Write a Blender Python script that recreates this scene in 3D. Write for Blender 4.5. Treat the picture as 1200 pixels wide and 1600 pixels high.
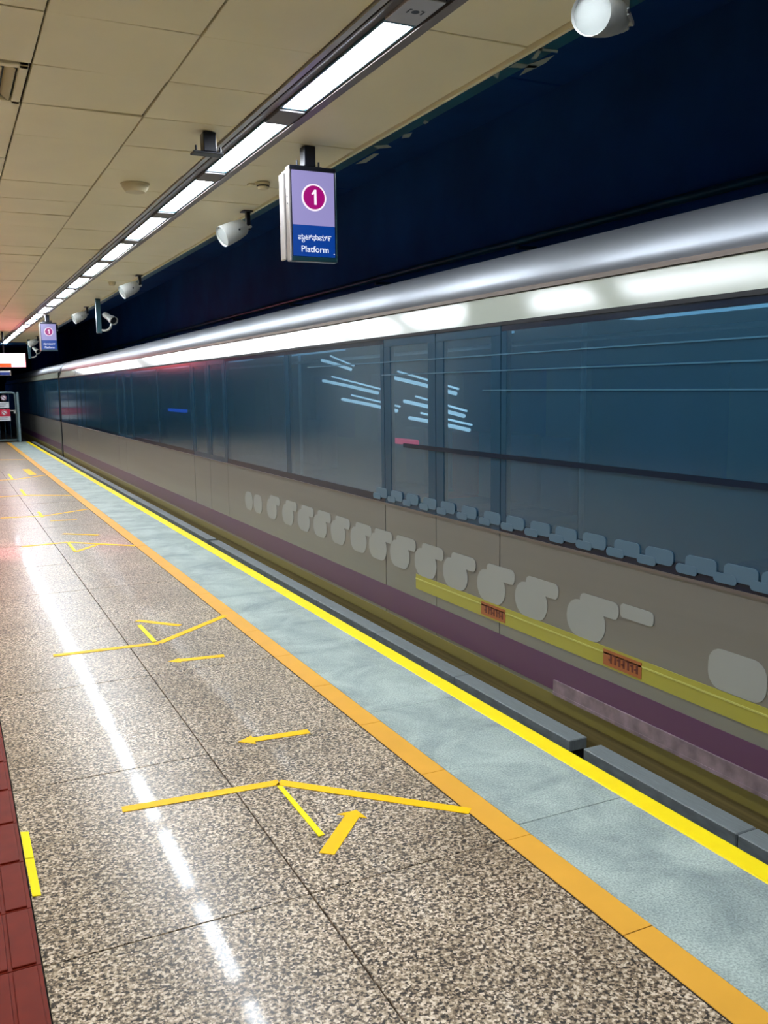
import bpy, bmesh, math, random
from mathutils import Vector, Matrix
random.seed(7)
for o in list(bpy.data.objects): bpy.data.objects.remove(o)
COL = bpy.context.scene.collection
scn = bpy.context.scene

# ------------------------------------------------------------------ camera, world, exposure
EYE = 1.55
def camera():
    cd = bpy.data.cameras.new('camera'); co = bpy.data.objects.new('camera', cd); COL.objects.link(co)
    yaw, pit, rol, f = 0.4520, 0.13889, -0.012727, 1400.0
    cy, sy, ct, st = math.cos(yaw), math.sin(yaw), math.cos(pit), math.sin(pit)
    F = Vector((sy*ct, cy*ct, -st)); Rt = Vector((cy, -sy, 0)); U = Rt.cross(F)
    cr, sr = math.cos(rol), math.sin(rol)
    r = cr*Rt + sr*U; u = -sr*Rt + cr*U
    m = Matrix((r, u, -F)).transposed().to_4x4(); m.translation = Vector((0, 0, EYE))
    co.matrix_world = m
    cd.sensor_fit = 'HORIZONTAL'; cd.sensor_width = 36; cd.lens = 36*f/1200
    cd.clip_start = .05; cd.clip_end = 300
    scn.camera = co
camera()
w = bpy.data.worlds.new('world'); scn.world = w; w.use_nodes = True
bg = w.node_tree.nodes['Background']; bg.inputs[0].default_value = (.02, .10, .45, 1); bg.inputs[1].default_value = .035
scn.view_settings.view_transform = 'Standard'; scn.view_settings.look = 'None'
scn.view_settings.gamma = 1; scn.view_settings.use_curve_mapping = False
scn.view_settings.exposure = 0.2
LAMP = 62.0        # radiance of the ceiling tubes behind their diffusers

# ------------------------------------------------------------------ materials
def srgb(c):
    return tuple(((v/255)/12.92 if v/255 <= .04045 else ((v/255+.055)/1.055)**2.4) for v in c) + (1,)
MATS = {}
def mat(name, col, rough=.5, metal=0., emit=None, es=0, spec=.5, coat=0., noise=0., nscale=8., bump=0., bscale=60., stretch=None):
    if name in MATS: return MATS[name]
    m = bpy.data.materials.new(name); m.use_nodes = True; nt = m.node_tree; N = nt.nodes; L = nt.links
    b = N['Principled BSDF']; c = srgb(col)
    b.inputs['Base Color'].default_value = c; b.inputs['Roughness'].default_value = rough
    b.inputs['Metallic'].default_value = metal; b.inputs['Specular IOR Level'].default_value = spec
    b.inputs['Coat Weight'].default_value = coat; b.inputs['Coat Roughness'].default_value = .08
    geo = N.new('ShaderNodeNewGeometry')
    src = geo.outputs['Position']
    if stretch:
        mp = N.new('ShaderNodeMapping'); mp.inputs['Scale'].default_value = stretch
        L.new(src, mp.inputs[0]); src = mp.outputs[0]
    if noise:
        n = N.new('ShaderNodeTexNoise'); n.inputs['Scale'].default_value = nscale; n.inputs['Detail'].default_value = 5
        L.new(src, n.inputs['Vector'])
        r = N.new('ShaderNodeValToRGB'); r.color_ramp.elements[0].position = .3; r.color_ramp.elements[1].position = .7
        r.color_ramp.elements[0].color = tuple(v*(1-noise) for v in c[:3]) + (1,)
        r.color_ramp.elements[1].color = tuple(min(1, v*(1+noise)) for v in c[:3]) + (1,)
        L.new(n.outputs[0], r.inputs[0]); L.new(r.outputs[0], b.inputs['Base Color'])
    if bump:
        n2 = N.new('ShaderNodeTexNoise'); n2.inputs['Scale'].default_value = bscale; L.new(src, n2.inputs['Vector'])
        bp = N.new('ShaderNodeBump'); bp.inputs['Strength'].default_value = bump; bp.inputs['Distance'].default_value = .01
        L.new(n2.outputs[0], bp.inputs['Height']); L.new(bp.outputs[0], b.inputs['Normal'])
    if emit is not None:
        b.inputs['Emission Color'].default_value = srgb(emit); b.inputs['Emission Strength'].default_value = es
    MATS[name] = m
    return m

def granite_mat():
    m = bpy.data.materials.new('granite'); m.use_nodes = True; N = m.node_tree.nodes; L = m.node_tree.links
    b = N['Principled BSDF']; g = N.new('ShaderNodeNewGeometry')
    v = N.new('ShaderNodeTexVoronoi'); v.inputs['Scale'].default_value = 150; L.new(g.outputs['Position'], v.inputs['Vector'])
    sep = N.new('ShaderNodeSeparateColor'); L.new(v.outputs['Color'], sep.inputs[0])
    n1 = N.new('ShaderNodeTexNoise'); n1.inputs['Scale'].default_value = 75; n1.inputs['Detail'].default_value = 3; L.new(g.outputs['Position'], n1.inputs['Vector'])
    mx = N.new('ShaderNodeMath'); mx.operation = 'ADD'; L.new(sep.outputs[0], mx.inputs[0])
    ms = N.new('ShaderNodeMath'); ms.operation = 'MULTIPLY_ADD'; ms.inputs[1].default_value = 2.2; ms.inputs[2].default_value = -1.1
    L.new(n1.outputs[0], ms.inputs[0]); L.new(ms.outputs[0], mx.inputs[1])
    r = N.new('ShaderNodeValToRGB'); cr = r.color_ramp; cr.interpolation = 'LINEAR'
    pts = [(0., (44, 37, 30)), (.22, (88, 74, 59)), (.42, (138, 119, 96)), (.62, (178, 157, 130)), (.82, (206, 185, 159)), (1., (236, 221, 200))]
    cr.elements[0].position = 0; cr.elements[0].color = srgb(pts[0][1]); cr.elements[1].position = 1; cr.elements[1].color = srgb(pts[-1][1])
    for p, c in pts[1:-1]:
        e = cr.elements.new(p); e.color = srgb(c)
    L.new(mx.outputs[0], r.inputs[0])
    # wear: slow darker patches of trodden dirt
    n2 = N.new('ShaderNodeTexNoise'); n2.inputs['Scale'].default_value = 1.4; n2.inputs['Detail'].default_value = 6; L.new(g.outputs['Position'], n2.inputs['Vector'])
    r2 = N.new('ShaderNodeValToRGB'); r2.color_ramp.elements[0].position = .35; r2.color_ramp.elements[1].position = .62
    r2.color_ramp.elements[0].color = (.72, .70, .66, 1); r2.color_ramp.elements[1].color = (1, 1, 1, 1); L.new(n2.outputs[0], r2.inputs[0])
    mm = N.new('ShaderNodeMix'); mm.data_type = 'RGBA'; mm.blend_type = 'MULTIPLY'; mm.inputs[0].default_value = 1
    L.new(r.outputs[0], mm.inputs[6]); L.new(r2.outputs[0], mm.inputs[7]); L.new(mm.outputs[2], b.inputs['Base Color'])
    rr = N.new('ShaderNodeMapRange'); rr.inputs[3].default_value = .24; rr.inputs[4].default_value = .40; L.new(n2.outputs[0], rr.inputs[0])
    L.new(rr.outputs[0], b.inputs['Roughness'])
    b.inputs['Specular IOR Level'].default_value = .3
    b.inputs['Coat Weight'].default_value = .15; b.inputs['Coat Roughness'].default_value = .06
    return m

def concrete_mat():
    m = bpy.data.materials.new('edge_stone'); m.use_nodes = True; N = m.node_tree.nodes; L = m.node_tree.links
    b = N['Principled BSDF']; g = N.new('ShaderNodeNewGeometry')
    n1 = N.new('ShaderNodeTexNoise'); n1.inputs['Scale'].default_value = 3.2; n1.inputs['Detail'].default_value = 8; n1.inputs['Roughness'].default_value = .65
    n1.inputs['Distortion'].default_value = .6
    L.new(g.outputs['Position'], n1.inputs['Vector'])
    r = N.new('ShaderNodeValToRGB'); r.color_ramp.elements[0].position = .34; r.color_ramp.elements[1].position = .62
    r.color_ramp.elements[0].color = srgb((140, 154, 152)); r.color_ramp.elements[1].color = srgb((184, 198, 190)); L.new(n1.outputs[0], r.inputs[0])
    n2 = N.new('ShaderNodeTexNoise'); n2.inputs['Scale'].default_value = 140; n2.inputs['Detail'].default_value = 2; L.new(g.outputs['Position'], n2.inputs['Vector'])
    r2 = N.new('ShaderNodeValToRGB'); r2.color_ramp.elements[0].position = .3; r2.color_ramp.elements[1].position = .7
    r2.color_ramp.elements[0].color = (.55, .57, .58, 1); r2.color_ramp.elements[1].color = (1.1, 1.1, 1.1, 1); L.new(n2.outputs[0], r2.inputs[0])
    mm = N.new('ShaderNodeMix'); mm.data_type = 'RGBA'; mm.blend_type = 'MULTIPLY'; mm.inputs[0].default_value = 1
    L.new(r.outputs[0], mm.inputs[6]); L.new(r2.outputs[0], mm.inputs[7]); L.new(mm.outputs[2], b.inputs['Base Color'])
    b.inputs['Roughness'].default_value = .5
    return m

def glass_mat(name, tint, refl=.09, rough=.03, film=.6):
    m = bpy.data.materials.new(name); m.use_nodes = True; N = m.node_tree.nodes; L = m.node_tree.links
    N.remove(N['Principled BSDF']); out = N['Material Output']
    t = N.new('ShaderNodeBsdfTransparent'); t.inputs[0].default_value = tint
    df = N.new('ShaderNodeBsdfDiffuse'); df.inputs[0].default_value = srgb((44, 88, 112))    # tinted sun film in the glass
    m0 = N.new('ShaderNodeMixShader'); m0.inputs[0].default_value = film
    L.new(t.outputs[0], m0.inputs[1]); L.new(df.outputs[0], m0.inputs[2])
    g = N.new('ShaderNodeBsdfGlossy'); g.inputs['Roughness'].default_value = rough; g.inputs[0].default_value = (.85, .93, 1, 1)
    lw = N.new('ShaderNodeLayerWeight'); lw.inputs[0].default_value = .5
    pw = N.new('ShaderNodeMath'); pw.operation = 'POWER'; pw.inputs[1].default_value = 2.4; L.new(lw.outputs['Facing'], pw.inputs[0])
    ml = N.new('ShaderNodeMath'); ml.operation = 'MULTIPLY'; ml.inputs[1].default_value = .72; L.new(pw.outputs[0], ml.inputs[0])
    ad = N.new('ShaderNodeMath'); ad.operation = 'ADD'; ad.inputs[1].default_value = refl; ad.use_clamp = True
    L.new(ml.outputs[0], ad.inputs[0])
    mx = N.new('ShaderNodeMixShader'); L.new(ad.outputs[0], mx.inputs[0]); L.new(m0.outputs[0], mx.inputs[1]); L.new(g.outputs[0], mx.inputs[2])
    L.new(mx.outputs[0], out.inputs[0])
    return m

GRANITE = granite_mat(); STONE = concrete_mat()
M_PANEL = mat('ceiling_panel', (238, 228, 190), .42, noise=.05, nscale=1.3, spec=.4)
M_JOINT = mat('ceiling_joint', (58, 44, 36), .8)
M_ORANGE = mat('orange_vinyl', (226, 166, 58), .4, spec=.25, noise=.05, nscale=5)
M_YELLOW = mat('yellow_edge_paint', (255, 226, 0), .45, noise=.04, nscale=9)
M_TAPE = mat('amber_tape', (255, 196, 6), .5, spec=.15, noise=.03, nscale=20)
M_TAPEY = mat('lemon_tape', (250, 228, 0), .5, spec=.15, noise=.03, nscale=20)
M_RED = mat('red_tactile_rubber', (112, 28, 8), .5, spec=.2, noise=.12, nscale=14)
M_GROUT = mat('floor_joint', (48, 42, 36), .9)
M_DARK = mat('tunnel_navy_shade', (16, 84, 150), .75, noise=.25, nscale=1.1)  # navy tint of the dark areas put into the base colour
M_BED = mat('track_bed', (48, 50, 52), .9, noise=.4, nscale=12)
M_TEAL = mat('teal_lacquer', (12, 74, 92), .3, noise=.3, nscale=3)
M_TEALD = mat('dark_teal_trim', (8, 42, 50), .3)
M_RAIL = mat('brushed_aluminium', (176, 170, 166), .32, .75)
M_RAIL2 = mat('taupe_aluminium', (122, 112, 106), .4, .6)
M_SLOT = mat('black_slot', (12, 16, 22), .6)
M_LENS = mat('lamp_diffuser', (245, 248, 252), .4, emit=(240, 247, 255), es=LAMP)
M_WHITE = mat('white_enamel', (160, 162, 158), .38, noise=.04, nscale=6)
M_CREAM = mat('cream_plastic', (218, 204, 164), .45)
M_BLACK = mat('black_metal', (14, 18, 30), .35, .3)
M_STEEL = mat('stainless_train_side', (124, 122, 116), .36, .45, noise=.05, nscale=1.2, stretch=(1, .25, 6))
M_CANT = mat('pale_train_cornice', (136, 140, 128), .15, 0, spec=.12)
M_ROOF = mat('silver_train_roof', (140, 144, 150), .46, .7)
M_BAND = mat('slate_train_band', (30, 62, 82), .16)
M_BANDD = mat('dark_train_band', (14, 26, 44), .16)
M_RUB = mat('black_rubber', (16, 20, 26), .7)
M_PURPLE = mat('purple_stripe', (80, 40, 78), .4)
M_OLIVE = mat('olive_gold_stripe', (118, 106, 48), .4)
M_LIME = mat('mustard_stripe', (152, 146, 52), .4)
M_WARN = mat('red_warning_label', (150, 84, 40), .5)
M_WARNT = mat('warning_lettering', (92, 34, 26), .5)
M_SKIRT = mat('dark_underframe', (34, 30, 34), .6, noise=.3, nscale=6, stretch=(1, .2, 4))
M_SILL = mat('worn_pinkish_sill', (122, 104, 112), .6, noise=.35, nscale=16)
M_GHOST = mat('pale_strobe_light', (142, 144, 140), .45)  # stands for strobed light along the train side
M_GHOSTW = mat('pale_window_strobe_light', (74, 100, 118), .35)
M_GAPF = mat('grey_gap_filler_rubber', (104, 112, 114), .55, noise=.25, nscale=30, stretch=(20, .4, 1))
M_GLASS = glass_mat('train_window_glass', (.78, .90, .96, 1), .06, .14, .36)
M_INT = mat('coach_lining', (96, 120, 134), .6)
M_SEAT = mat('blue_seat', (14, 92, 140), .5)
M_SEATR = mat('crimson_glow_seat', (190, 30, 80), .5)
M_GRAB = mat('pale_grab_rail', (225, 236, 242), .3)
M_WALL = mat('platform_wall_and_reflection_panel', (176, 180, 176), .4, noise=.08, nscale=.8)
M_REFLD = mat('blue_reflection_panel', (30, 62, 88), .35)
M_PLASTICB = mat('dark_lens', (8, 14, 24), .12)

# ------------------------------------------------------------------ mesh helpers
def link(name, bm, m, parent=None, smooth=False):
    me = bpy.data.meshes.new(name); bmesh.ops.recalc_face_normals(bm, faces=bm.faces); bm.to_mesh(me); bm.free()
    if smooth:
        for p in me.polygons: p.use_smooth = True
    o = bpy.data.objects.new(name, me); COL.objects.link(o)
    if m: me.materials.append(m)
    if parent: o.parent = parent
    return o
def B(bm, x0, x1, y0, y1, z0, z1, bev=0, seg=1):
    r = bmesh.ops.create_cube(bm, size=1)
    vs = r['verts']
    bmesh.ops.scale(bm, vec=(abs(x1-x0), abs(y1-y0), abs(z1-z0)), verts=vs)
    bmesh.ops.translate(bm, vec=((x0+x1)/2, (y0+y1)/2, (z0+z1)/2), verts=vs)
    if bev:
        es = list({e for v in vs for e in v.link_edges})
        bmesh.ops.bevel(bm, geom=es, offset=bev, segments=seg, affect='EDGES', profile=.5)
    return vs
def box(name, x0, x1, y0, y1, z0, z1, m, parent=None, bev=0, seg=1):
    bm = bmesh.new(); B(bm, x0, x1, y0, y1, z0, z1, bev, seg)
    return link(name, bm, m, parent)
def profile(name, pts, y0, y1, m, parent=None, smooth=False, closed=True):
    bm = bmesh.new()
    a = [bm.verts.new((x, y0, z)) for x, z in pts]; b = [bm.verts.new((x, y1, z)) for x, z in pts]
    n = len(pts)
    for i in range(n if closed else n-1):
        j = (i+1) % n; bm.faces.new((a[i], a[j], b[j], b[i]))
    if closed: bm.faces.new(a); bm.faces.new(b[::-1])
    return link(name, bm, m, parent, smooth)
def poly(name, pts, z0, z1, m, parent=None):
    bm = bmesh.new()
    a = [bm.verts.new((x, y, z0)) for x, y in pts]; b = [bm.verts.new((x, y, z1)) for x, y in pts]
    n = len(pts)
    for i in range(n):
        j = (i+1) % n; bm.faces.new((a[i], a[j], b[j], b[i]))
    bm.faces.new(a); bm.faces.new(b[::-1])
    return link(name, bm, m, parent)
def frame_to(p, d):
    d = Vector(d).normalized(); q = d.to_track_quat('Z', 'Y').to_matrix().to_4x4(); q.translation = Vector(p); return q
def L_(bm, prof, mat4, n=32):
    """lathe (r, z) about local z"""
    rings = []
    for r, z in prof:
        if r < 1e-6: rings.append([bm.verts.new(mat4 @ Vector((0, 0, z)))])
        else: rings.append([bm.verts.new(mat4 @ Vector((r*math.cos(2*math.pi*k/n), r*math.sin(2*math.pi*k/n), z))) for k in range(n)])
    for a, b in zip(rings, rings[1:]):
        for k in range(n):
            j = (k+1) % n
            if len(a) == 1 and len(b) == 1: continue
            if len(a) == 1: bm.faces.new((a[0], b[k], b[j]))
            elif len(b) == 1: bm.faces.new((a[k], a[j], b[0]))
            else: bm.faces.new((a[k], a[j], b[j], b[k]))
def lathe(name, prof, p, d, m, parent=None, n=32, smooth=True):
    bm = bmesh.new(); L_(bm, prof, frame_to(p, d), n)
    o = link(name, bm, m, parent, smooth)
    if smooth:
        for e in o.data.edges: pass
        try: o.data.set_sharp_from_angle(angle=math.radians(35))
        except Exception: pass
    return o
def tube(name, pts, r, m, parent=None, n=10):
    bm = bmesh.new(); T(bm, pts, r, n); return link(name, bm, m, parent, True)
def T(bm, pts, r, n=10):
    pts = [Vector(p) for p in pts]; rings = []
    for i, p in enumerate(pts):
        d = (pts[min(i+1, len(pts)-1)] - pts[max(i-1, 0)]).normalized()
        q = d.to_track_quat('Z', 'Y').to_matrix()
        rings.append([bm.verts.new(p + q @ Vector((r*math.cos(2*math.pi*k/n), r*math.sin(2*math.pi*k/n), 0))) for k in range(n)])
    for a, b in zip(rings, rings[1:]):
        for k in range(n):
            j = (k+1) % n; bm.faces.new((a[k], a[j], b[j], b[k]))
    bm.faces.new(rings[0]); bm.faces.new(rings[-1][::-1])
def empty(name, loc=(0, 0, 0)):
    o = bpy.data.objects.new(name, None); o.location = loc; COL.objects.link(o); o.empty_display_size = .1; return o
def tag(o, label, cat, group=None):
    o['label'] = label; o['category'] = cat
    if group: o['group'] = group
    return o
def struct(o): o['kind'] = 'structure'; return o
def adopt(root, *objs):
    """parent world-space parts to a thing's root, keeping them where they are"""
    for o in objs:
        o.parent = root; o.matrix_parent_inverse = Matrix.Translation(root.location).inverted()
def share(src, name, loc, parent=None, rot=None):
    o = bpy.data.objects.new(name, src.data); o.location = loc
    if rot: o.rotation_euler = rot
    COL.objects.link(o)
    if parent: o.parent = parent
    return o
ORD = ['first', 'second', 'third', 'fourth', 'fifth', 'sixth', 'seventh', 'eighth', 'ninth', 'tenth', 'eleventh', 'twelfth', 'thirteenth',
       'fourteenth', 'fifteenth', 'sixteenth', 'seventeenth', 'eighteenth', 'nineteenth', 'twentieth']
Y0, Y1 = -3.0, 30.0        # platform length that is built
T_X = 2.52                 # plane of the train's side
CEIL = 2.95

# ------------------------------------------------------------------ floor
floor = struct(box('floor', -5.2, 2.29, Y0, Y1+4, -.35, -.012, M_GROUT))
rows = [Y0 + .63 + 1.2*k - 1.2 for k in range(30)]            # joints at 2.43, 3.63, ...
rows = [2.43 + 1.2*k for k in range(-4, 24)]
def slab(x0, x1, y0, y1, m=GRANITE, name='slab', g=.0025, z=0):
    dz = random.uniform(-.0006, .0006)
    return box(name, x0+g, x1-g, y0+g, y1-g, -.02, z+dz, m, floor, .0012)
for a, b in zip(rows, rows[1:]):
    slab(.13, .91, a, b); slab(.91, 1.62, a, b)
for a, b in zip(rows[::2], rows[2::2]):                       # off to the left of the red tactile strip
    slab(-1.6, -.17, a, b); slab(-3.4, -1.6, a, b); slab(-5.2, -3.4, a, b)
# grey edge stones
ys = [.0, 1.25, 2.5, 3.75, 4.95, 6.13, 7.4, 8.6, 10.1, 11.7]
while ys[-1] < 29: ys.append(ys[-1] + 1.55)
ys[-1] = 30
ys = [-3, -1.4] + ys
for a, b in zip(ys, ys[1:]): slab(1.73, 2.2, a, b, STONE, 'edge_stone', .0012)
# orange vinyl strip, in 0.6 m lengths
strip = struct(box('trim_1', 1.62, 1.73, Y0, Y1, -.02, -.0008, M_GROUT))
y = 1.822 - .6*7
while y < 30:
    box('strip_tile', 1.622, 1.728, y+.0015, min(y+.6, 30)-.0015, -.01, .002+random.uniform(-.0004, .0004), M_ORANGE, strip, .0008); y += .6
# yellow painted nosing of the platform and the dark wall under it
struct(box('trim_2', 2.2, 2.29, Y0, Y1, -.35, .002, M_YELLOW, None, .003))
struct(box('wall_platform_edge', 1.9, 2.285, Y0, Y1+4, -1.3, -.03, M_SLOT))
# red tactile strip
tac = struct(box('trim_3', -.17, .13, Y0, Y1, -.02, -.001, M_GROUT))
def tactile():
    bm = bmesh.new(); B(bm, .002, .298, .002, .298, -.008, .003)
    for k in range(4):
        x = .008 + k*.0725
        B(bm, x, x+.062, .008, .292, .002, .0085, .0028, 2)
    return bm
tt = link('tactile_tile', tactile(), M_RED, tac); tt.location = (-.17, .64, 0)
for k in range(1, 97): share(tt, 'tactile_tile', (-.17, .64+.3*k, 0), tac)

# ------------------------------------------------------------------ ceiling
ceil = struct(box('ceiling', -5.2, 2.33, Y0, 29.0, CEIL+.03, CEIL+.2, M_JOINT))
def cpanel(x0, x1, y0, y1, g=.004):
    bm = bmesh.new(); B(bm, x0+g, x1-g, y0+g, y1-g, CEIL, CEIL+.02, .002)
    o = link('ceiling_panel', bm, M_PANEL, ceil)
    # tiles hang slightly uneven in their grid
    dz = [random.uniform(-.0035, .0035) for _ in range(3)]
    for v in o.data.vertices:
        u = (v.co.x-x0)/(x1-x0); w_ = (v.co.y-y0)/(y1-y0)
        v.co.z += dz[0] + (dz[1]-dz[0])*u + (dz[2]-dz[0])*w_ + .004
    return o
P = .592
cy = [3.757 + P*k for k in range(-4, 43)]
VENT = (-.144, .446, 3.757+P, 3.757+2*P)
for i, (a, b) in enumerate(zip(cy, cy[1:])):
    if b > 29: break
    if not (abs(a-VENT[2]) < .01): cpanel(-.144, .446, a, b)
    cpanel(.446, 1.036, a, b); cpanel(1.036, 1.535, a, b)
    y = a - .43
    if y > 1: cpanel(1.832, 2.315, y, y+P, .002)
for k in range(0, 12):
    a = cy[0] + k*P*4
    box('ceiling_panel', -2.6, -.15, a+.004, min(a+P*4, 29)-.004, CEIL, CEIL+.02, M_PANEL, ceil)
    box('ceiling_panel', -5.2, -2.6, a+.004, min(a+P*4, 29)-.004, CEIL, CEIL+.02, M_PANEL, ceil)
struct(box('trim_4', 2.318, 2.336, Y0, 29, CEIL-.012, CEIL+.03, M_PANEL))          # thin cream edge of the soffit
struct(box('trim_5', 2.336, 2.47, Y0, 29, CEIL+.02, CEIL+.10, M_TEAL, None, .004))  # teal lacquered flange

# pale irregular patches on the teal flange
M_PATCH = mat('pale_flange_patch', (120, 132, 126), .6)
fl = [o for o in bpy.data.objects if o.name == 'trim_5'][0]
for pts in ([(2.506, 3.664), (2.457, 3.522), (2.495, 3.385), (2.516, 3.478)], [(2.430, 3.465), (2.373, 3.311), (2.388, 3.304), (2.451, 3.455)], [(2.381, 3.339), (2.474, 3.330), (2.490, 3.355), (2.398, 3.363)], [(2.398, 3.592), (2.395, 3.532), (2.503, 3.519), (2.517, 3.548)], [(2.488, 5.472), (2.484, 5.197), (2.513, 5.184), (2.534, 5.417)], [(2.405, 5.038), (2.473, 4.978), (2.519, 5.020), (2.454, 5.080)], [(2.457, 4.748), (2.486, 4.694), (2.515, 4.781), (2.487, 4.822)], [(2.429, 4.439), (2.471, 4.472), (2.475, 4.522), (2.448, 4.495)], [(2.392, 3.714), (2.361, 3.635), (2.368, 3.614), (2.433, 3.734)]):
    poly('pale_patch', pts, CEIL+.0185, CEIL+.0200, M_PATCH, fl)

# air vent in the tile grid
v = empty('air_vent', (.15, 4.65, CEIL))
tag(v, 'square cream air vent with dark louvres, set in the ceiling at the left edge', 'vent')
x0, x1, y0, y1 = VENT
bm = bmesh.new()
B(bm, x0+.01, x1-.01, y0+.01, y0+.05, CEIL-.008, CEIL+.02, .004); B(bm, x0+.01, x1-.01, y1-.05, y1-.01, CEIL-.008, CEIL+.02, .004)
B(bm, x0+.01, x0+.05, y0+.01, y1-.01, CEIL-.008, CEIL+.02, .004); B(bm, x1-.05, x1-.01, y0+.01, y1-.01, CEIL-.008, CEIL+.02, .004)
adopt(v, link('vent_frame', bm, M_PANEL))
for k in range(9):
    bm = bmesh.new(); B(bm, 0, .05, y0+.06, y1-.06, -.002, .002)
    bmesh.ops.rotate(bm, verts=bm.verts, cent=(0, 0, 0), matrix=Matrix.Rotation(.7, 3, 'Y'))
    bmesh.ops.translate(bm, verts=bm.verts, vec=(x1-.10-k*.055, 0, CEIL+.022))
    adopt(v, link('louvre', bm, M_CREAM))
adopt(v, box('vent_box', x0+.04, x1-.04, y0+.04, y1-.04, CEIL+.022, CEIL+.03, M_SLOT))

# ------------------------------------------------------------------ the long light channel and its lamps
ch = struct(empty('trim_6', (1.68, 0, CEIL)))
def chp(name, pts, m): adopt(ch, profile(name, pts, Y0, 29, m))
C = CEIL
chp('rail', [(1.535, C-.006), (1.562, C-.006), (1.562, C+.03), (1.535, C+.03)], M_RAIL)
chp('slot', [(1.562, C+.012), (1.574, C+.012), (1.574, C+.03), (1.562, C+.03)], M_SLOT)
chp('reflector_flank', [(1.574, C-.003), (1.584, C-.003), (1.632, C+.010), (1.632, C+.03), (1.574, C+.03)], M_RAIL2)
chp('slot', [(1.772, C+.006), (1.785, C+.006), (1.785, C+.03), (1.772, C+.03)], M_SLOT)
chp('rail', [(1.785, C-.004), (1.830, C-.004), (1.830, C+.03), (1.785, C+.03)], M_RAIL2)
chp('back_plate', [(1.632, C+.022), (1.772, C+.022), (1.772, C+.03), (1.632, C+.03)], M_SLOT)
PER = 1.448; LY = 3.33
def lamp(name, x, y0, label, group, first=[None]):
    r = empty(name, (x, y0, C)); tag(r, label, 'light', group)
    if first[0] is None:
        a = box('diffuser', -.060, .060, .0, 1.165, .006, .020, M_LENS, r, .006, 2)
        bm = bmesh.new()
        for q in ((-.072, -.062, -.012, 1.177), (.062, .072, -.012, 1.177)): B(bm, q[0], q[1], q[2], q[3], .002, .022)
        B(bm, -.072, .072, -.03, -.004, .002, .022); B(bm, -.072, .072, 1.169, 1.195, .002, .022)
        b = link('lamp_frame', bm, M_TEAL, r); first[0] = (a, b)
    else:
        for s in first[0]: share(s, s.name.split('.')[0], (0, 0, 0), r)
    return r
for k in range(-2, 18):
    y = LY + PER*k
    n = k + 2
    if k >= 0:
        lab = 'white strip light in the ceiling channel, %s lit panel counted from the camera' % ORD[k]
    else: lab = 'white strip light in the ceiling channel overhead, %s behind the top frame edge' % ('nearest' if k == -1 else 'next one back')
    if k < 0: y -= .30
    lamp('strip_light', 1.705, y, lab, 'strip lights of the ceiling channel')
for k in range(0, 17):       # silver joint plates between lamps
    y = LY + PER*k
    if k == 0:
        j = box('joint_plate', 1.632, 1.772, y-.262, y-.03, C-.002, C+.02, M_RAIL, None, .002)
        adopt(ch, j)
        bm = bmesh.new()                      # worn dark emblem on the plate: a slashed disc between two brackets
        F = Matrix.Translation((1.705, y-.145, C-.0025))
        L_(bm, [(0, 0), (.016, 0), (.016, .001), (0, .001)], F, 20)
        for s in (-1, 1):
            B(bm, 1.705+s*.030-.003, 1.705+s*.030+.003, y-.162, y-.128, C-.0025, C-.0015)
            B(bm, 1.705+s*.024-.008, 1.705+s*.024+.002, y-.166, y-.160, C-.0025, C-.0015)
        em = link('emblem', bm, M_BLACK, j)
    else:
        adopt(ch, box('joint_plate', 1.634, 1.770, y-.262, y-.022, C-.008, C+.02, mat('matt_joint_plate', (112, 110, 112), .6), None, .002))
# two added fill rows of the same lamps, unseen over the inner platform
for row, x in enumerate((-1.35, -3.6)):
    for k in range(0, 9):
        r = lamp('strip_light', x, .6 + 2.9*k, 'added fill strip light over the inner platform left of the frame, %s row, %s along' % (('nearer', 'farther')[row], ORD[k]), 'added fill strip lights over the inner platform')
        r.location.z = C-.03

# ------------------------------------------------------------------ tunnel
struct(box('floor_track', 2.285, 5.0, -8, 60, -1.5, -1.25, M_BED))
struct(box('wall_right', 5.0, 5.3, -8, 60, -1.5, 4.4, M_DARK))
struct(box('ceiling_track', 2.47, 5.3, -8, 60, 4.2, 4.5, M_DARK))
struct(box('wall_bulkhead', 2.40, 2.47, -8, 29, C+.10, 4.3, M_DARK))
struct(box('wall_end', -5.4, 2.2, 44, 44.3, -1.5, 4.4, M_DARK))
struct(box('wall_tunnel_end', 2.2, 5.3, 59.7, 60, -1.5, 4.4, M_SLOT))
struct(box('ceiling_end', -5.4, 2.47, 29.01, 44, 4.0, 4.3, M_DARK))
struct(box('wall_ceiling_end', -5.4, 2.47, 29.0, 29.2, C-.02, 4.3, M_DARK))
struct(box('wall_rear', -5.4, 5.3, Y0-5.3, Y0-5, -1.5, 4.4, M_DARK))
# wall at the inner side of the platform, seen only mirrored in the train
wl = struct(box('wall_left', -5.5, -5.2, -8, 44, -1, 4.4, M_WALL))
for k in range(14):
    a = -2 + 2.4*k
    box('reflection_panel', -5.2, -5.17, a+.01, a+2.39, .12, 2.8, M_WALL if k >= 8 and k != 11 else M_REFLD, wl)
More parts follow.
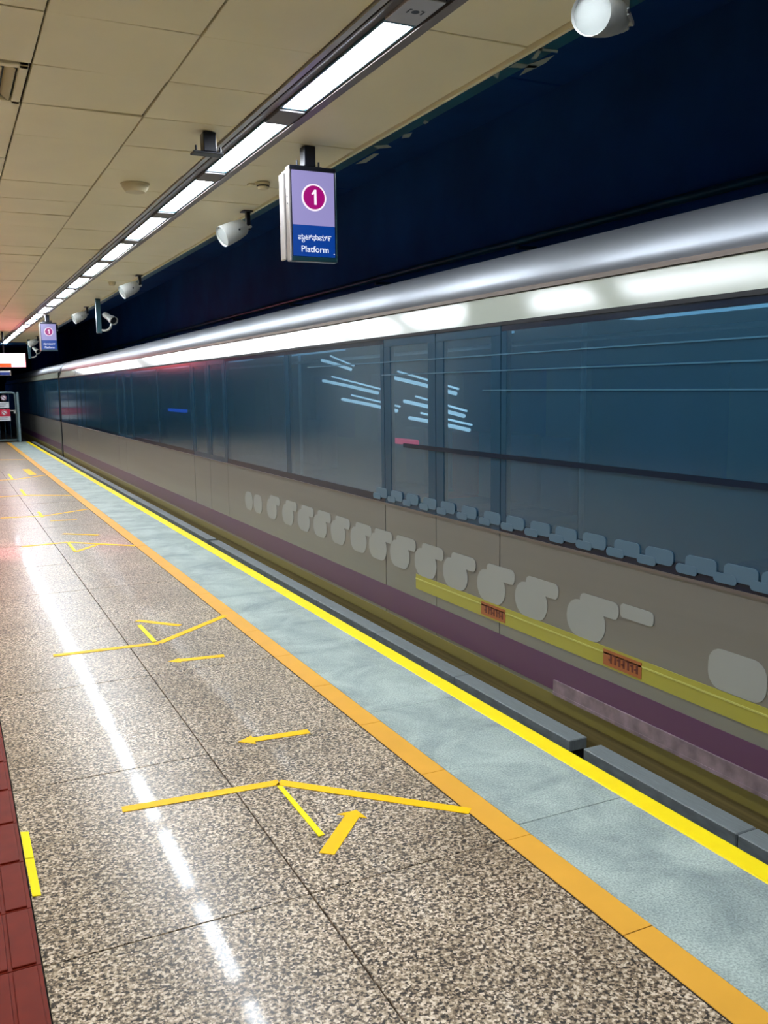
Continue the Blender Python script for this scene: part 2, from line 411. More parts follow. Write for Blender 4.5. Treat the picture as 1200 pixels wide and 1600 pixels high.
# teal cable trays on the tunnel wall and overhead duct
def tray(name, x, z, r, lab):
    t = empty(name, (x, 0, z)); tag(t, lab, 'cable')
    bm = bmesh.new(); T(bm, [(x, yy, z) for yy in range(-6, 58, 8)], r, 12)
    adopt(t, link('cable_run', bm, M_TEAL, None, True))
    for yy in range(-5, 50, 3):
        bm = bmesh.new(); B(bm, x-.01, 4.995, yy, yy+.05, z-r-.03, z-r)
        adopt(t, link('cable_bracket', bm, M_TEAL))
tray('tunnel_cable', 4.80, 2.84, .035, 'upper teal cable run along the dark tunnel wall above the train')
tray('tunnel_cable', 4.86, 2.72, .03, 'lower teal cable run along the dark tunnel wall just above the train roof')
d = empty('overhead_duct', (3.9, 2, 4.0)); tag(d, 'dark blue square duct under the tunnel roof above the train', 'duct')
for k in range(12): adopt(d, box('duct_section', 3.3, 4.5, -6+4*k+.01, -2+4*k-.01, 3.85, 4.19, M_DARK, None, .01))

# ------------------------------------------------------------------ grey gap filler blocks at the platform edge
def gapfill(y0, y1, lab, n):
    g = empty('gap_filler', (2.38, (y0+y1)/2, -.06)); tag(g, lab, 'gap filler', 'gap filler blocks along the platform edge')
    yy = y0
    while yy < y1-.01:
        e = min(yy+1.0, y1)
        adopt(g, box('rubber_block', 2.365, 2.462, yy+.002, e-.002, -.055, -.002, M_GAPF, None, .004))
        yy = e
    bm = bmesh.new(); B(bm, 2.286, 2.45, y0+.01, y1-.01, -.12, -.055); adopt(g, link('bracket_rail', bm, M_BLACK))
gapfill(-2.9, 2.94, 'ribbed grey rubber edge strip beside the yellow nosing, nearest length at the right', 0)
gapfill(3.03, 9.0, 'long ribbed grey rubber edge strip beyond the short dark gap', 1)
gapfill(9.09, 29.9, 'far ribbed rubber edge strip running to the end gate', 2)

# ------------------------------------------------------------------ the train
tr = empty('metro_train', (3.95, 12, -1.1))
tag(tr, 'long silver metro train with dark window band and purple and gold stripes beside the platform', 'train')
def part(o): adopt(tr, o); return o
X = T_X
DOORW = 1.34
coaches = [(-7.9, 1.42), (1.82, 22.9), (23.3, 44.0)]
doors = []
ZB, ZT = .808, 1.857
def rpoly(y, z, w_, h, r, t0, t1, n=5):
    """rounded rectangle in the side plane, extruded in x from t0 to t1"""
    bm = bmesh.new(); P_ = []
    for cx, cz, a0 in ((w_/2-r, h/2-r, 0), (-w_/2+r, h/2-r, 90), (-w_/2+r, -h/2+r, 180), (w_/2-r, -h/2+r, 270)):
        for k in range(n+1):
            a = math.radians(a0+90*k/n); P_.append((y+cx+r*math.cos(a), z+cz+r*math.sin(a)))
    a = [bm.verts.new((t0, p, q)) for p, q in P_]; b = [bm.verts.new((t1, p, q)) for p, q in P_]
    for i in range(len(P_)):
        j = (i+1) % len(P_); bm.faces.new((a[i], a[j], b[j], b[i]))
    bm.faces.new(a); bm.faces.new(b[::-1])
    return bm
for ci, (c0, c1) in enumerate(coaches):
    n = 4
    dys = [c0 + 2.9 + 4.95*k for k in range(n)]
    if ci == 0: dys = [-5.4, -.9]
    if ci == 1: dys = [4.5, 9.45, 14.4, 19.35]
    dys = [q for q in dys if q + 1 < c1]
    # shell
    part(profile('coach_roof', [(X+.06, 2.022), (X+.07, 2.07), (X+.095, 2.12), (X+.14, 2.17), (X+.21, 2.215), (X+.3, 2.25), (X+.48, 2.285), (X+1.4, 2.36),
                                (X+2.1, 2.25), (X+2.2, 2.0), (X+2.15, 2.0), (X+.1, 2.0)], c0, c1, M_ROOF, smooth=True))
    part(profile('cornice', [(X, 1.862), (X+.053, 2.0), (X+.09, 2.0), (X+.09, 1.862)], c0, c1, M_CANT))
    part(box('gutter', X+.045, X+.1, c0, c1, 2.002, 2.022, M_RAIL2))
    part(box('window_rail', X-.004, X+.02, c0, c1, ZT-.012, ZT+.006, M_RUB))
    part(box('waist_rail', X-.004, X+.02, c0, c1, ZB-.012, ZB, M_RAIL2))
    part(box('coach_floor', X+.03, X+2.1, c0, c1, -.02, .02, M_SKIRT))
    part(box('underframe', X+.02, X+2.1, c0, c1, -.9, -.02, M_SKIRT))
    part(box('ceiling_lining', X+.06, X+2.1, c0, c1, 1.93, 1.96, M_INT))
    # far side: solid below and above, glass between
    part(box('far_side', X+2.1, X+2.18, c0, c1, -.05, .9, M_INT)); part(box('far_side', X+2.1, X+2.18, c0, c1, 1.7, 2.0, M_INT))
    q = c0
    while q < c1-.3:
        part(box('far_pillar', X+2.1, X+2.18, q, q+.5, .9, 1.7, M_INT)); q += 2.0
    part(box('end_wall', X+.02, X+2.18, c0, c0+.04, -.02, 2.0, M_RUB)); part(box('end_wall', X+.02, X+2.18, c1-.04, c1, -.02, 2.0, M_RUB))
    # near side, split by the doors
    edges = [c0] + [e for q in dys for e in (q-DOORW/2, q+DOORW/2)] + [c1]
    for a, b in zip(edges[::2], edges[1::2]):
        part(box('side_panel', X, X+.03, a+.004, b-.004, .02, ZB-.012, M_STEEL))
        nw = max(1, round((b-a)/1.8)); ww = (b-a)/nw
        for k in range(nw):
            p0 = a+ww*k; p1 = p0+ww
            part(box('window_pane', X+.002, X+.008, p0+.05, p1-.05, ZB+.049, ZT-.041, M_GLASS))
        bm = bmesh.new()
        for k in range(nw+1):
            q = a+ww*k; B(bm, X+.001, X+.03, max(a+.004, q-.05), min(b-.004, q+.05), ZB+.05, ZT-.042)
        part(link('window_pillar', bm, M_BAND))
        bm = bmesh.new()
        B(bm, X+.001, X+.03, a+.004, b-.004, ZB, ZB+.049); B(bm, X+.001, X+.03, a+.004, b-.004, ZT-.041, ZT-.012)
        part(link('window_sill', bm, M_BANDD))
    for q in dys:
        for s in (-1, 1):
            p0, p1 = (q-DOORW/2, q) if s < 0 else (q, q+DOORW/2)
            dl = part(box('door_leaf', X+.001, X+.03, p0+.004, p1-.003, .02, ZB-.012, M_STEEL))
            bm = bmesh.new()
            B(bm, X+.001, X+.03, p0+.004, p1-.003, ZB, ZB+.05); B(bm, X+.001, X+.03, p0+.004, p1-.003, ZT-.06, ZT-.012)
            B(bm, X+.001, X+.03, p0+.004, p0+.09, ZB+.051, ZT-.061); B(bm, X+.001, X+.03, p1-.09, p1-.003, ZB+.051, ZT-.061)
            f = link('door_frame', bm, M_BAND); f.parent = dl
            g = box('door_glass', X+.004, X+.009, p0+.085, p1-.085, ZB+.045, ZT-.055, M_GLASS); g.parent = dl
    # painted stripes, thin vinyl on the side
    part(box('purple_band', X-.002, X+.001, c0, c1, .105, .265, M_PURPLE))
    part(box('lower_skirt', X+.002, X+.02, c0, c1, -.40, .019, mat('brown_skirt', (112, 98, 58), .5, noise=.3, nscale=3, stretch=(1, .1, 30))))
    part(box('gold_band', X-.002, X+.001, c0, c1, .02, .085, M_OLIVE))
    # seats along the far wall and a few poles
    q = c0 + 1
    while q < c1 - 1.5:
        if all(abs(q-dq) > 1.0 for dq in dys):
            bm = bmesh.new()
            B(bm, X+1.62, X+2.08, q, q+.46, .42, .50, .03, 2); B(bm, X+2.0, X+2.09, q+.02, q+.44, .5, 1.12, .03, 2)
            part(link('seat', bm, M_SEATR if (ci == 1 and 6.9 < q < 7.4) else M_SEAT))  # one seat coloured crimson to stand for the pink glow in the window
        q += .5
    for dq in dys:
        part(tube('grab_pole', [(X+1.05, dq, .02), (X+1.05, dq, 1.93)], .017, M_GRAB))
    part(tube('grab_rail', [(X+.7, c0+.2, 1.80), (X+.7, c1-.2, 1.80)], .014, M_GRAB))
    # saloon lights, dimmed
    for k in range(int((c1-c0)//3)):
        part(box('saloon_light', X+1.0, X+1.16, c0+.6+3*k, c0+2.3+3*k, 1.915, 1.93, mat('saloon_lamp', (220, 240, 255), .5, emit=(150, 215, 255), es=1.0)))
# mustard stripe with warning plates on the nearest doorway bay, pinkish step
M_LIMEL = mat('pale_mustard_line', (178, 176, 92), .4)
for y0, y1, y2 in ((1.825, 4.75, 3.35), (-5, 1.415, 1.415)):
    part(box('mustard_band', X-.003, X+.001, y0, y1, .325, .415, M_LIME))
    part(box('mustard_band_edge', X-.005, X-.002, y0, y1, .385, .392, M_LIMEL))
    part(box('step_sill', X-.012, X+.01, y0, y2, .088, .103, M_SILL))
    part(box('step_sill', X-.010, X+.01, y0, y2, .103, .16, M_SILL))
def text_mesh(s, size, name, m, ext=.001):
    cu = bpy.data.curves.new(name, 'FONT'); cu.body = s; cu.size = size; cu.extrude = ext; cu.align_x = 'CENTER'; cu.align_y = 'CENTER'; cu.resolution_u = 4
    o = bpy.data.objects.new(name, cu); COL.objects.link(o)
    bpy.context.view_layer.update()
    me = bpy.data.meshes.new_from_object(o.evaluated_get(bpy.context.evaluated_depsgraph_get()))
    bpy.data.objects.remove(o); r = bpy.data.objects.new(name, me); COL.objects.link(r); me.materials.clear(); me.materials.append(m)
    return r
def warn(y0, y1):
    p = part(box('warning_plate', X-.005, X-.002, y0, y1, .335, .405, M_WARN))
    bm = bmesh.new()
    n = 7
    for k in range(n):      # unreadable small characters
        a = y0 + .02 + (y1-y0-.05)*k/n
        B(bm, X-.006, X-.004, a, a+.012, .35, .39); B(bm, X-.006, X-.004, a+.006, a+.022, .36+.012*(k % 3), .368+.012*(k % 3))
    t = link('lettering', bm, M_WARNT); t.parent = p
warn(3.77, 4.0); warn(2.76, 3.0)
# strobed light ghosts as pale raised shapes: lower side row, smaller window band row
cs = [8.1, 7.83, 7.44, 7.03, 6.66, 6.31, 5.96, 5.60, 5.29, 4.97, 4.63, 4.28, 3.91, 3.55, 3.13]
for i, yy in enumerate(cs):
    if i > 1: part(link('strobe_ghost', rpoly(yy-.09, .585, .26, .075, .03, X-.0035, X-.0012), M_GHOST))
    part(link('strobe_ghost', rpoly(yy, .50, .27 if i > 1 else .24, .17, .082, X-.0025, X-.0002), M_GHOST))
part(link('strobe_ghost', rpoly(2.80, .600, .20, .06, .02, X-.0035, X-.0012), M_GHOST))
part(link('strobe_ghost', rpoly(2.27, .495, .27, .155, .06, X-.0025, X-.0002), M_GHOST))
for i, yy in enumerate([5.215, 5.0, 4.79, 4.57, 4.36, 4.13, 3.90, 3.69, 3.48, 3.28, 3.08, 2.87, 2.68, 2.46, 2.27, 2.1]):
    part(link('window_strobe_ghost', rpoly(yy, .868, .155, .062, .022, X-.004, X+.0005), M_GHOSTW))
    part(link('window_strobe_ghost', rpoly(yy+.07, .840, .11, .036, .016, X-.006, X-.002), M_GHOSTW))
# added dark strip and fine lines on nearest panes, for lines seen through glass
part(box('window_rail', X-.004, X+.0015, 1.85, 4.9, 1.18, 1.205, M_BANDD))  # added dark strip, for a line seen through the glass
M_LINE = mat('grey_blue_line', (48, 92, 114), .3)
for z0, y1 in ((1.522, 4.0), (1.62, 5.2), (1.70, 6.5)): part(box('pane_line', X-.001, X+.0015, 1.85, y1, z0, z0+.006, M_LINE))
# added glowing tubes and blocks in saloon, for light streaks in the panes
M_STREAK = mat('streak_glow', (230, 245, 255), .4, emit=(190, 225, 245), es=2.0)
XI = 3.0
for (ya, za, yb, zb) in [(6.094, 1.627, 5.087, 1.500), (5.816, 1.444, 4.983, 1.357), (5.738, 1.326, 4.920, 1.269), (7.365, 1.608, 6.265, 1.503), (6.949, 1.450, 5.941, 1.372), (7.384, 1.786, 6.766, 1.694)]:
    part(tube('streak_tube', [(XI, ya, za), (XI, (ya+yb)/2, (za+zb)/2+.004), (XI, yb, zb)], .013, M_STREAK, None, 8))
    part(tube('streak_tube', [(XI+.05, ya-.08, za+.035), (XI+.05, yb+.05, zb+.03)], .007, M_STREAK, None, 8))
part(box('glow_block', XI, XI+.03, 5.643, 6.129, 1.128, 1.171, mat('crimson_glow', (200, 30, 80), .4, emit=(230, 30, 90), es=1.6), None, .01))  # added glow for the pink light in the pane
part(box('glow_block', XI, XI+.03, 12.436, 13.539, 1.227, 1.271, mat('blue_glow', (20, 60, 200), .4, emit=(20, 90, 240), es=2.2), None, .01))  # added glow for the blue light in the pane
# gangway bellows between coaches
for a, b in ((1.42, 1.82), (22.9, 23.3)):
    bm = bmesh.new()
    for k in range(6):
        yy = a + .033 + k*.067
        B(bm, X+.08, X+2.1, yy-.028, yy+.028, -.3, 2.1, .01)
    part(link('gangway_bellows', bm, M_RUB))

# ------------------------------------------------------------------ rails under the train
for x in (2.95, 4.4):
    r = tag(profile('running_rail', [(x-.07, -1.25), (x-.07, -1.235), (x-.01, -1.21), (x-.01, -1.13), (x-.035, -1.12), (x-.035, -1.09), (x+.035, -1.09), (x+.035, -1.12),
                                     (x+.01, -1.13), (x+.01, -1.21), (x+.07, -1.235), (x+.07, -1.25)], -8, 59, M_RAIL2), 'steel running rail under the train, %s the platform' % ('nearer to' if x < 3 else 'farther from'), 'rail')

# ------------------------------------------------------------------ hanging platform signs
def em(name, col, es, rough=.3): return mat(name, tuple(v*.25 for v in col), rough, emit=col, es=es)
S_LAV = em('sign_lavender_light', (168, 160, 222), .62); S_BLUE = em('sign_blue_light', (0, 58, 148), .8)
S_MAG = em('sign_magenta_light', (165, 0, 115), .75); S_WHT = em('sign_white_light', (250, 236, 250), .9)
S_TXT = em('sign_text_light', (235, 240, 255), .9)
def ceiling_bracket_parts(root, x, y, drop):
    adopt(root, box('mount_post', x-.036, x+.036, y-.036, y+.036, C-drop, C+.0, M_BLACK, None, .004))
    adopt(root, box('mount_plate', x-.095, x+.075, y-.04, y+.04, C-drop-.012, C-drop, M_BLACK, None, .003))
    for s in (-.075, .06):
        adopt(root, lathe('mount_bolt', [(0, 0), (.006, 0), (.006, .03), (0, .03)], (x+s, y-.02, C-drop), (0, 0, 1), M_BLACK, None, 8))
def platform_sign(cx, yf, z0, z1, w_, label, detail=True, drop=.115):
    cz = (z0+z1)/2; s = w_/.295; D = .15
    r = empty('platform_sign', (cx, yf+D/2, C)); tag(r, label, 'sign', 'hanging platform number signs')
    ceiling_bracket_parts(r, cx, yf+D/2, drop)
    xa, xb = cx-w_/2, cx+w_/2
    adopt(r, box('sign_case', xa+.004, xb-.004, yf+.006, yf+D, z0+.01, z1, M_BLACK, None, .004))
    # silver side extrusions with screw holes
    adopt(r, box('side_extrusion', xa-.006, xa+.006, yf, yf+.055, z0-.015, z1+.005, M_RAIL, None, .003))
    adopt(r, box('side_extrusion', xa-.012, xa+.004, yf+.075, yf+D, z0-.0, z1-.02, M_RAIL, None, .003))
    adopt(r, box('side_extrusion', xb-.004, xb+.004, yf, yf+.055, z0-.015, z1+.005, M_TEALD, None, .003))
    for k in range(3): adopt(r, lathe('screw', [(0, 0), (.005, 0), (.005, .002), (0, .002)], (xa-.006, yf+.028, z1-.12-.04*k), (-1, 0, 0), M_BLACK, None, 8))
    adopt(r, box('bottom_extrusion', xa, xb, yf, yf+.06, z0-.015, z0+.012, M_TEALD, None, .003))
    adopt(r, box('top_extrusion', xa, xb, yf-.002, yf+.06, z1-.012, z1+.012, M_BLACK, None, .003))
    zb = z0 + (z1-z0)*.375
    adopt(r, box('lavender_face', xa+.014, xb-.012, yf+.001, yf+.008, zb, z1-.014, S_LAV))
    adopt(r, box('blue_face', xa+.014, xb-.012, yf+.001, yf+.008, z0+.014, zb, S_BLUE))
    cc = Vector((cx+.004, yf+.001, z0+(z1-z0)*.685))
    adopt(r, lathe('number_ring', [(0, 0), (.078*s, 0), (.078*s, .003), (0, .003)], cc, (0, -1, 0), S_WHT, None, 48))
    adopt(r, lathe('number_disc', [(0, .003), (.068*s, .003), (.068*s, .005), (0, .005)], cc, (0, -1, 0), S_MAG, None, 48))
    RX = Matrix.Rotation(math.pi/2, 4, 'X')
    def put(o, x, z, yy, sx=1, sz=1, name=None):
        o.data.transform(Matrix.Translation((x, yy, z)) @ RX @ Matrix.Diagonal((sx, sz, 1, 1))); adopt(r, o)
    # numeral 1, drawn as a rounded stroke
    bm = bmesh.new(); n1 = yf-.006
    u = s
    pts = [(-.018, .018), (-.012, .026), (.001, .044), (.014, .044), (.014, -.042), (.000, -.042), (.000, .022), (-.008, .014)]
    a = [bm.verts.new((cc.x+p*u, n1, cc.z+q*u)) for p, q in pts]; b = [bm.verts.new((cc.x+p*u, n1+.003, cc.z+q*u)) for p, q in pts]
    for i in range(len(pts)):
        j = (i+1) % len(pts); bm.faces.new((a[i], a[j], b[j], b[i]))
    bm.faces.new(a); bm.faces.new(b[::-1])
    adopt(r, link('numeral', bm, S_WHT))
    put(text_mesh('Platform', .052*s, 'lettering', S_TXT), cx+.004, z0+(z1-z0)*.105, yf-.001)
    # Kannada word, letters placed one by one so the joined forms sit right
    kz = z0+(z1-z0)*.235
    put(text_mesh('\u0caa\u0cbe\u0c9f\u0ccd\u0cab\u0cbe\u0cae\u0ccd\u0cef', .050*s, 'kannada_lettering', S_TXT), cx+.004, kz, yf-.001, .74, .8)
    put(text_mesh('\u0cb2', .026*s, 'kannada_subscript', S_TXT), cx-.070*s, kz-.020, yf-.001)
    if detail:
        adopt(r, lathe('status_lamp', [(0, 0), (.003, 0), (.003, .002), (0, .002)], (xb-.02, yf-.001, z0+.032), (0, -1, 0), S_TXT, None, 8))
    return r
platform_sign(2.028, 5.07, 2.302, 2.812, .290, 'nearer hanging lit sign, magenta disc with a white 1 above Platform on blue', True)
platform_sign(1.843, 18.0, 2.302, 2.80, .290, 'far small hanging lit platform sign with pink disc, down the platform', False, .12)
b = empty('ceiling_bracket', (1.418, 5.086, C)); tag(b, 'bare black ceiling bracket beside the second strip light', 'bracket')
ceiling_bracket_parts(b, 1.418, 5.086, .105)

# ------------------------------------------------------------------ detectors
def detector(name, x, y, r, h, m, label):
    t = empty(name, (x, y, C)); tag(t, label, 'detector')
    adopt(t, lathe('detector_base', [(0, 0), (r, 0), (r, .008), (r*.94, .010), (0, .010)], (x, y, C+.002), (0, 0, -1), m, None, 40))
    adopt(t, lathe('detector_body', [(0, .01), (r*.93, .01), (r*.9, h*.45), (r*.72, h*.9), (r*.66, h), (0, h)], (x, y, C+.002), (0, 0, -1), m, None, 40))
detector('round_ceiling_fitting', 1.289, 6.508, .098, .055, M_CREAM, 'round cream disc fitting on the ceiling left of the strip lights')
t = empty('smoke_detector', (2.085, 6.14, C)); tag(t, 'small cream smoke detector on the ceiling left of the near platform sign', 'detector')
adopt(t, lathe('detector_base', [(0, 0), (.05, 0), (.05, .012), (.046, .016), (0, .016)], (2.085, 6.14, C+.002), (0, 0, -1), M_CREAM, None, 32))
adopt(t, lathe('detector_body', [(0, .016), (.04, .016), (.042, .03), (.03, .044), (0, .046)], (2.085, 6.14, C+.002), (0, 0, -1), M_CREAM, None, 32))
adopt(t, lathe('dark_vent_ring', [(.0395, .018), (.0435, .020), (.0435, .026), (.0395, .028)], (2.085, 6.14, C+.002), (0, 0, -1), M_SLOT, None, 32))
adopt(t, box('small_plate', 2.0, 2.045, 6.19, 6.23, C-.004, C+.002, M_CREAM)); 
detector('smoke_detector', 2.09, 12.37, .05, .045, M_CREAM, 'tiny smoke detector on the ceiling beside the third speaker')

# ------------------------------------------------------------------ projector speakers
def speaker(y, label, x=2.286, dirv=(-.86, -.14, -.42), s=1.0, reach=.135, ln=1.0, whitearm=False):
    t = empty('projector_speaker', (x, y, C)); tag(t, label, 'speaker', 'white projector speakers along the ceiling edge')
    adopt(t, box('drop_post', x-.017, x+.017, y-.02, y+.02, C-.145, C, M_WHITE if whitearm else M_BLACK, None, .003))
    adopt(t, box('mount_foot', x-.05, x+.05, y-.05, y+.05, C-.008, C, M_BLACK, None, .003))
    d_ = Vector(dirv).normalized(); piv = Vector((x, y, C-.10)) + d_*reach + Vector((0, 0, -.005))
    R_ = .082*s
    back = piv - d_*.10*s*ln
    adopt(t, lathe('speaker_body', [(0, 0), (R_*.62, 0), (R_*.78, .02*s*ln), (R_*.93, .09*s*ln), (R_*.99, .17*s*ln), (R_, .215*s*ln), (R_*.97, .222*s*ln), (R_*.93, .215*s*ln), (R_*.92, .19*s*ln), (0, .19*s*ln)], back, d_, M_WHITE, None, 40))
    adopt(t, lathe('speaker_grille', [(0, .212*s*ln), (R_*.6, .211*s*ln), (R_*.925, .207*s*ln), (R_*.925, .2*s*ln), (0, .2*s*ln)], back, d_, mat('grille_white', (140, 145, 142), .55, bump=.4, bscale=900), None, 40))
    side = d_.cross(Vector((0, 0, 1))).normalized(); 
    for sg in (-1, 1):
        p0 = piv + side*sg*(R_+.006); p1 = Vector((x, y, C-.125)) + side*sg*R_*.55 
        bm = bmesh.new()
        up = Vector((0, 0, .011)); q = side*.003
        vs = [bm.verts.new(p) for p in (p0-up-q, p0+up-q, p1+up-q, p1-up-q, p0-up+q, p0+up+q, p1+up+q, p1-up+q)]
        for f in ((0, 1, 2, 3), (7, 6, 5, 4), (0, 4, 5, 1), (1, 5, 6, 2), (2, 6, 7, 3), (3, 7, 4, 0)): bm.faces.new([vs[i] for i in f])
        adopt(t, link('yoke_arm', bm, M_WHITE))
        adopt(t, lathe('pivot_screw', [(0, 0), (.008, 0), (.008, .006), (0, .006)], p0, side*sg, M_BLACK, None, 10))
    bm = bmesh.new(); c_ = Vector((x, y, C-.125)); T(bm, [c_-side*R_*.6, c_+side*R_*.6], .01, 8); adopt(t, link('yoke_bar', bm, M_WHITE, None))
speaker(2.70, 'large white cylindrical speaker cut by the top edge of the frame', dirv=(-.80, -.53, -.26), s=.84, reach=.20, ln=1.65, whitearm=True)
speaker(7.13, 'white cylindrical speaker on a black post, just left of the near platform sign')
speaker(11.55, 'white speaker on the ceiling edge, second along past the near platform sign')
speaker(16.10, 'small white speaker just past the camera pole, towards the far sign')
speaker(20.6, 'far white speaker directly behind the far platform sign')
speaker(25.0, 'farthest white speaker, above the hanging white display')

# ------------------------------------------------------------------ CCTV
def cctv(x, y, label, bend=1):
    t = empty('security_camera', (x, y, C)); tag(t, label, 'camera', 'security cameras on poles')
    adopt(t, box('pole', x-.036, x+.036, y-.036, y+.036, C-.52, C, mat('dark_teal_pole', (60, 92, 100), .3, .5), None, .004))
    arc = [Vector((x+.036, y-.02, C-.475)), Vector((x+.08, y-.03, C-.482)), Vector((x+.13, y-.035, C-.47)), Vector((x+.17, y-.035, C-.435)), Vector((x+.185, y-.03, C-.39)), Vector((x+.18, y-.02, C-.345))]
    adopt(t, tube('curved_arm', arc, .017, M_WHITE, None, 10))
    p = Vector((x+.20, y-.02, C-.31)); d_ = Vector((.25, -.62, -.28)).normalized()
    adopt(t, lathe('camera_body', [(0, 0), (.035, 0), (.045, .02), (.047, .2), (0, .2)], p - d_*.17, d_, M_WHITE, None, 24))
    adopt(t, lathe('camera_hood', [(.047, .12), (.062, .15), (.066, .235), (.06, .235), (.056, .16), (.047, .15)], p - d_*.17, d_, M_WHITE, None, 24))
    adopt(t, lathe('camera_lens', [(0, .2), (.055, .2), (.052, .212), (0, .214)], p - d_*.17, d_, M_PLASTICB, None, 24))
    adopt(t, lathe('sun_shield', [(.0, -.06), (.03, -.06), (.046, -.04), (.0475, .1), (.046, .1), (.044, -.02), (0, -.03)], p-d_*.17 + Vector((-.0, 0, .004)), d_, M_WHITE, None, 24))
cctv(2.245, 14.67, 'white bullet security camera on a dark pole below the ceiling edge')
cctv(2.20, 26.6, 'distant security camera on a pole, right of the hanging white display')

# ------------------------------------------------------------------ hanging display, bright white and orange
YS = 23.2
hs = empty('hanging_display', (.8, YS+.1, C)); tag(hs, 'bright white hanging display with an orange bar, at the left edge over the platform', 'sign')
adopt(hs, box('display_case', -.6, 1.83, YS+.01, YS+.2, 2.11, 2.45, M_RAIL2, None, .01))
adopt(hs, box('display_face', -.58, 1.815, YS-.002, YS+.012, 2.125, 2.435, em('display_pink_white', (255, 118, 132), 8.0)))
adopt(hs, box('orange_bar', -.58, 1.50, YS-.010, YS, 2.125, 2.21, em('display_orange', (255, 84, 0), 1.0)))
for x in (-.2, 1.35): adopt(hs, tube('hanger_rod', [(x, YS+.1, 2.45), (x, YS+.1, C)], .02, M_BLACK, None, 10))
hb = empty('hanging_board', (.9, 26, C)); tag(hb, 'thin blue and white hanging board below the bright display', 'sign')
adopt(hb, box('board_case', -.2, 1.66, 26, 26.08, 1.97, 2.10, M_RAIL2, None, .005))
adopt(hb, box('blue_face', .1, 1.62, 25.99, 26.0, 1.985, 2.055, em('board_blue', (30, 60, 150), .6)))
adopt(hb, box('white_line', -.15, 1.64, 25.985, 25.995, 2.06, 2.08, em('board_white', (235, 240, 255), .7)))
for x in (.2, 1.3): adopt(hb, tube('hanger_rod', [(x, 26.04, 2.1), (x, 26.04, C)], .015, M_BLACK, None, 8))

# ------------------------------------------------------------------ end gate
YG = 29.85
g = empty('end_gate', (1.5, YG, 0)); tag(g, 'metal barred gate with warning signs across the end of the platform', 'gate')
M_GATE = mat('gate_steel', (118, 140, 146), .35, .6)
bm = bmesh.new()
def rr(x0, x1, z0, z1, r=.035):
    T(bm, [(x0, YG, z0), (x0, YG, z1-.08), (x0+.03, YG, z1-.02), (x0+.09, YG, z1), (x1-.09, YG, z1), (x1-.03, YG, z1-.02), (x1, YG, z1-.08), (x1, YG, z0)], r, 10)
    T(bm, [(x0, YG, z0+.03), (x1, YG, z0+.03)], r*.9, 10)
rr(.62, 1.97, .04, 1.52)
adopt(g, link('gate_frame', bm, M_GATE, None, True))
bm = bmesh.new(); rr(-.9, .52, .04, 1.52); adopt(g, link('gate_frame', bm, M_GATE, None, True))
for k in range(18):
    x = -.8 + .152*k
    if abs(x-.57) < .08: continue
    adopt(g, tube('gate_bar', [(x, YG, .06), (x, YG, 1.5)], .012, mat('dark_gate_bar', (36, 64, 84), .4, .5), None, 6))
adopt(g, box('gate_post', 2.0, 2.07, YG-.035, YG+.035, 0, 1.53, M_GATE, None, .006))
adopt(g, box('gate_latch', 1.80, 1.97, YG-.07, YG-.045, .95, .985, M_WHITE, None, .005))
adopt(g, box('gate_latch', 1.90, 1.96, YG-.075, YG-.045, .88, .95, M_WHITE, None, .005))
def prohib(cx, cz, r, back, col, parent):
    dd = lathe('sign_disc', [(0, 0), (r, 0), (r, .006), (0, .006)], (cx, YG-.045, cz), (0, -1, 0), mat('sign_white', (210, 214, 220), .4), None, 28)
    adopt(parent, dd)
    bm = bmesh.new(); F = frame_to((cx, YG-.053, cz), (0, -1, 0)); L_(bm, [(r*.72, 0), (r*.95, 0), (r*.95, .003), (r*.72, .003), (r*.72, 0)], F, 28)
    vs = B(bm, -r*.8, r*.8, -.004, .0, -r*.13, r*.13); bmesh.ops.rotate(bm, verts=vs, cent=(0, 0, 0), matrix=Matrix.Rotation(math.radians(45), 3, 'Y'))
    bmesh.ops.translate(bm, verts=vs, vec=(cx, YG-.053, cz))
    adopt(parent, link('prohibition_ring', bm, col))
M_SR = mat('sign_red', (196, 16, 60), .4); M_SW = mat('sign_white', (210, 214, 220), .4); M_SG = mat('sign_text_grey', (120, 126, 134), .5)
prohib(1.64, 1.36, .085, None, mat('sign_ring_mauve', (120, 60, 90), .4), g)
p = box('notice_plate', 1.30, 1.78, YG-.045, YG-.035, 1.05, 1.235, M_SW); adopt(g, p)
for k in range(3):
    q = box('notice_lettering', 1.34, 1.74-.05*k, YG-.049, YG-.044, 1.19-.05*k, 1.205-.05*k, M_SG); adopt(g, q)
adopt(g, box('red_plate', 1.22, 1.80, YG-.045, YG-.035, .80, 1.02, M_SR)); prohib(1.63, .91, .085, None, M_SR, g)
adopt(g, box('notice_plate', 1.22, 1.80, YG-.045, YG-.035, .66, .80, M_SW))
for k in range(2): adopt(g, box('notice_lettering', 1.28, 1.72, YG-.049, YG-.044, .75-.045*k, .762-.045*k, M_SG))
struct(box('floor_end', -5.2, 2.05, 34.0, 44, -.35, -.02, M_BED))

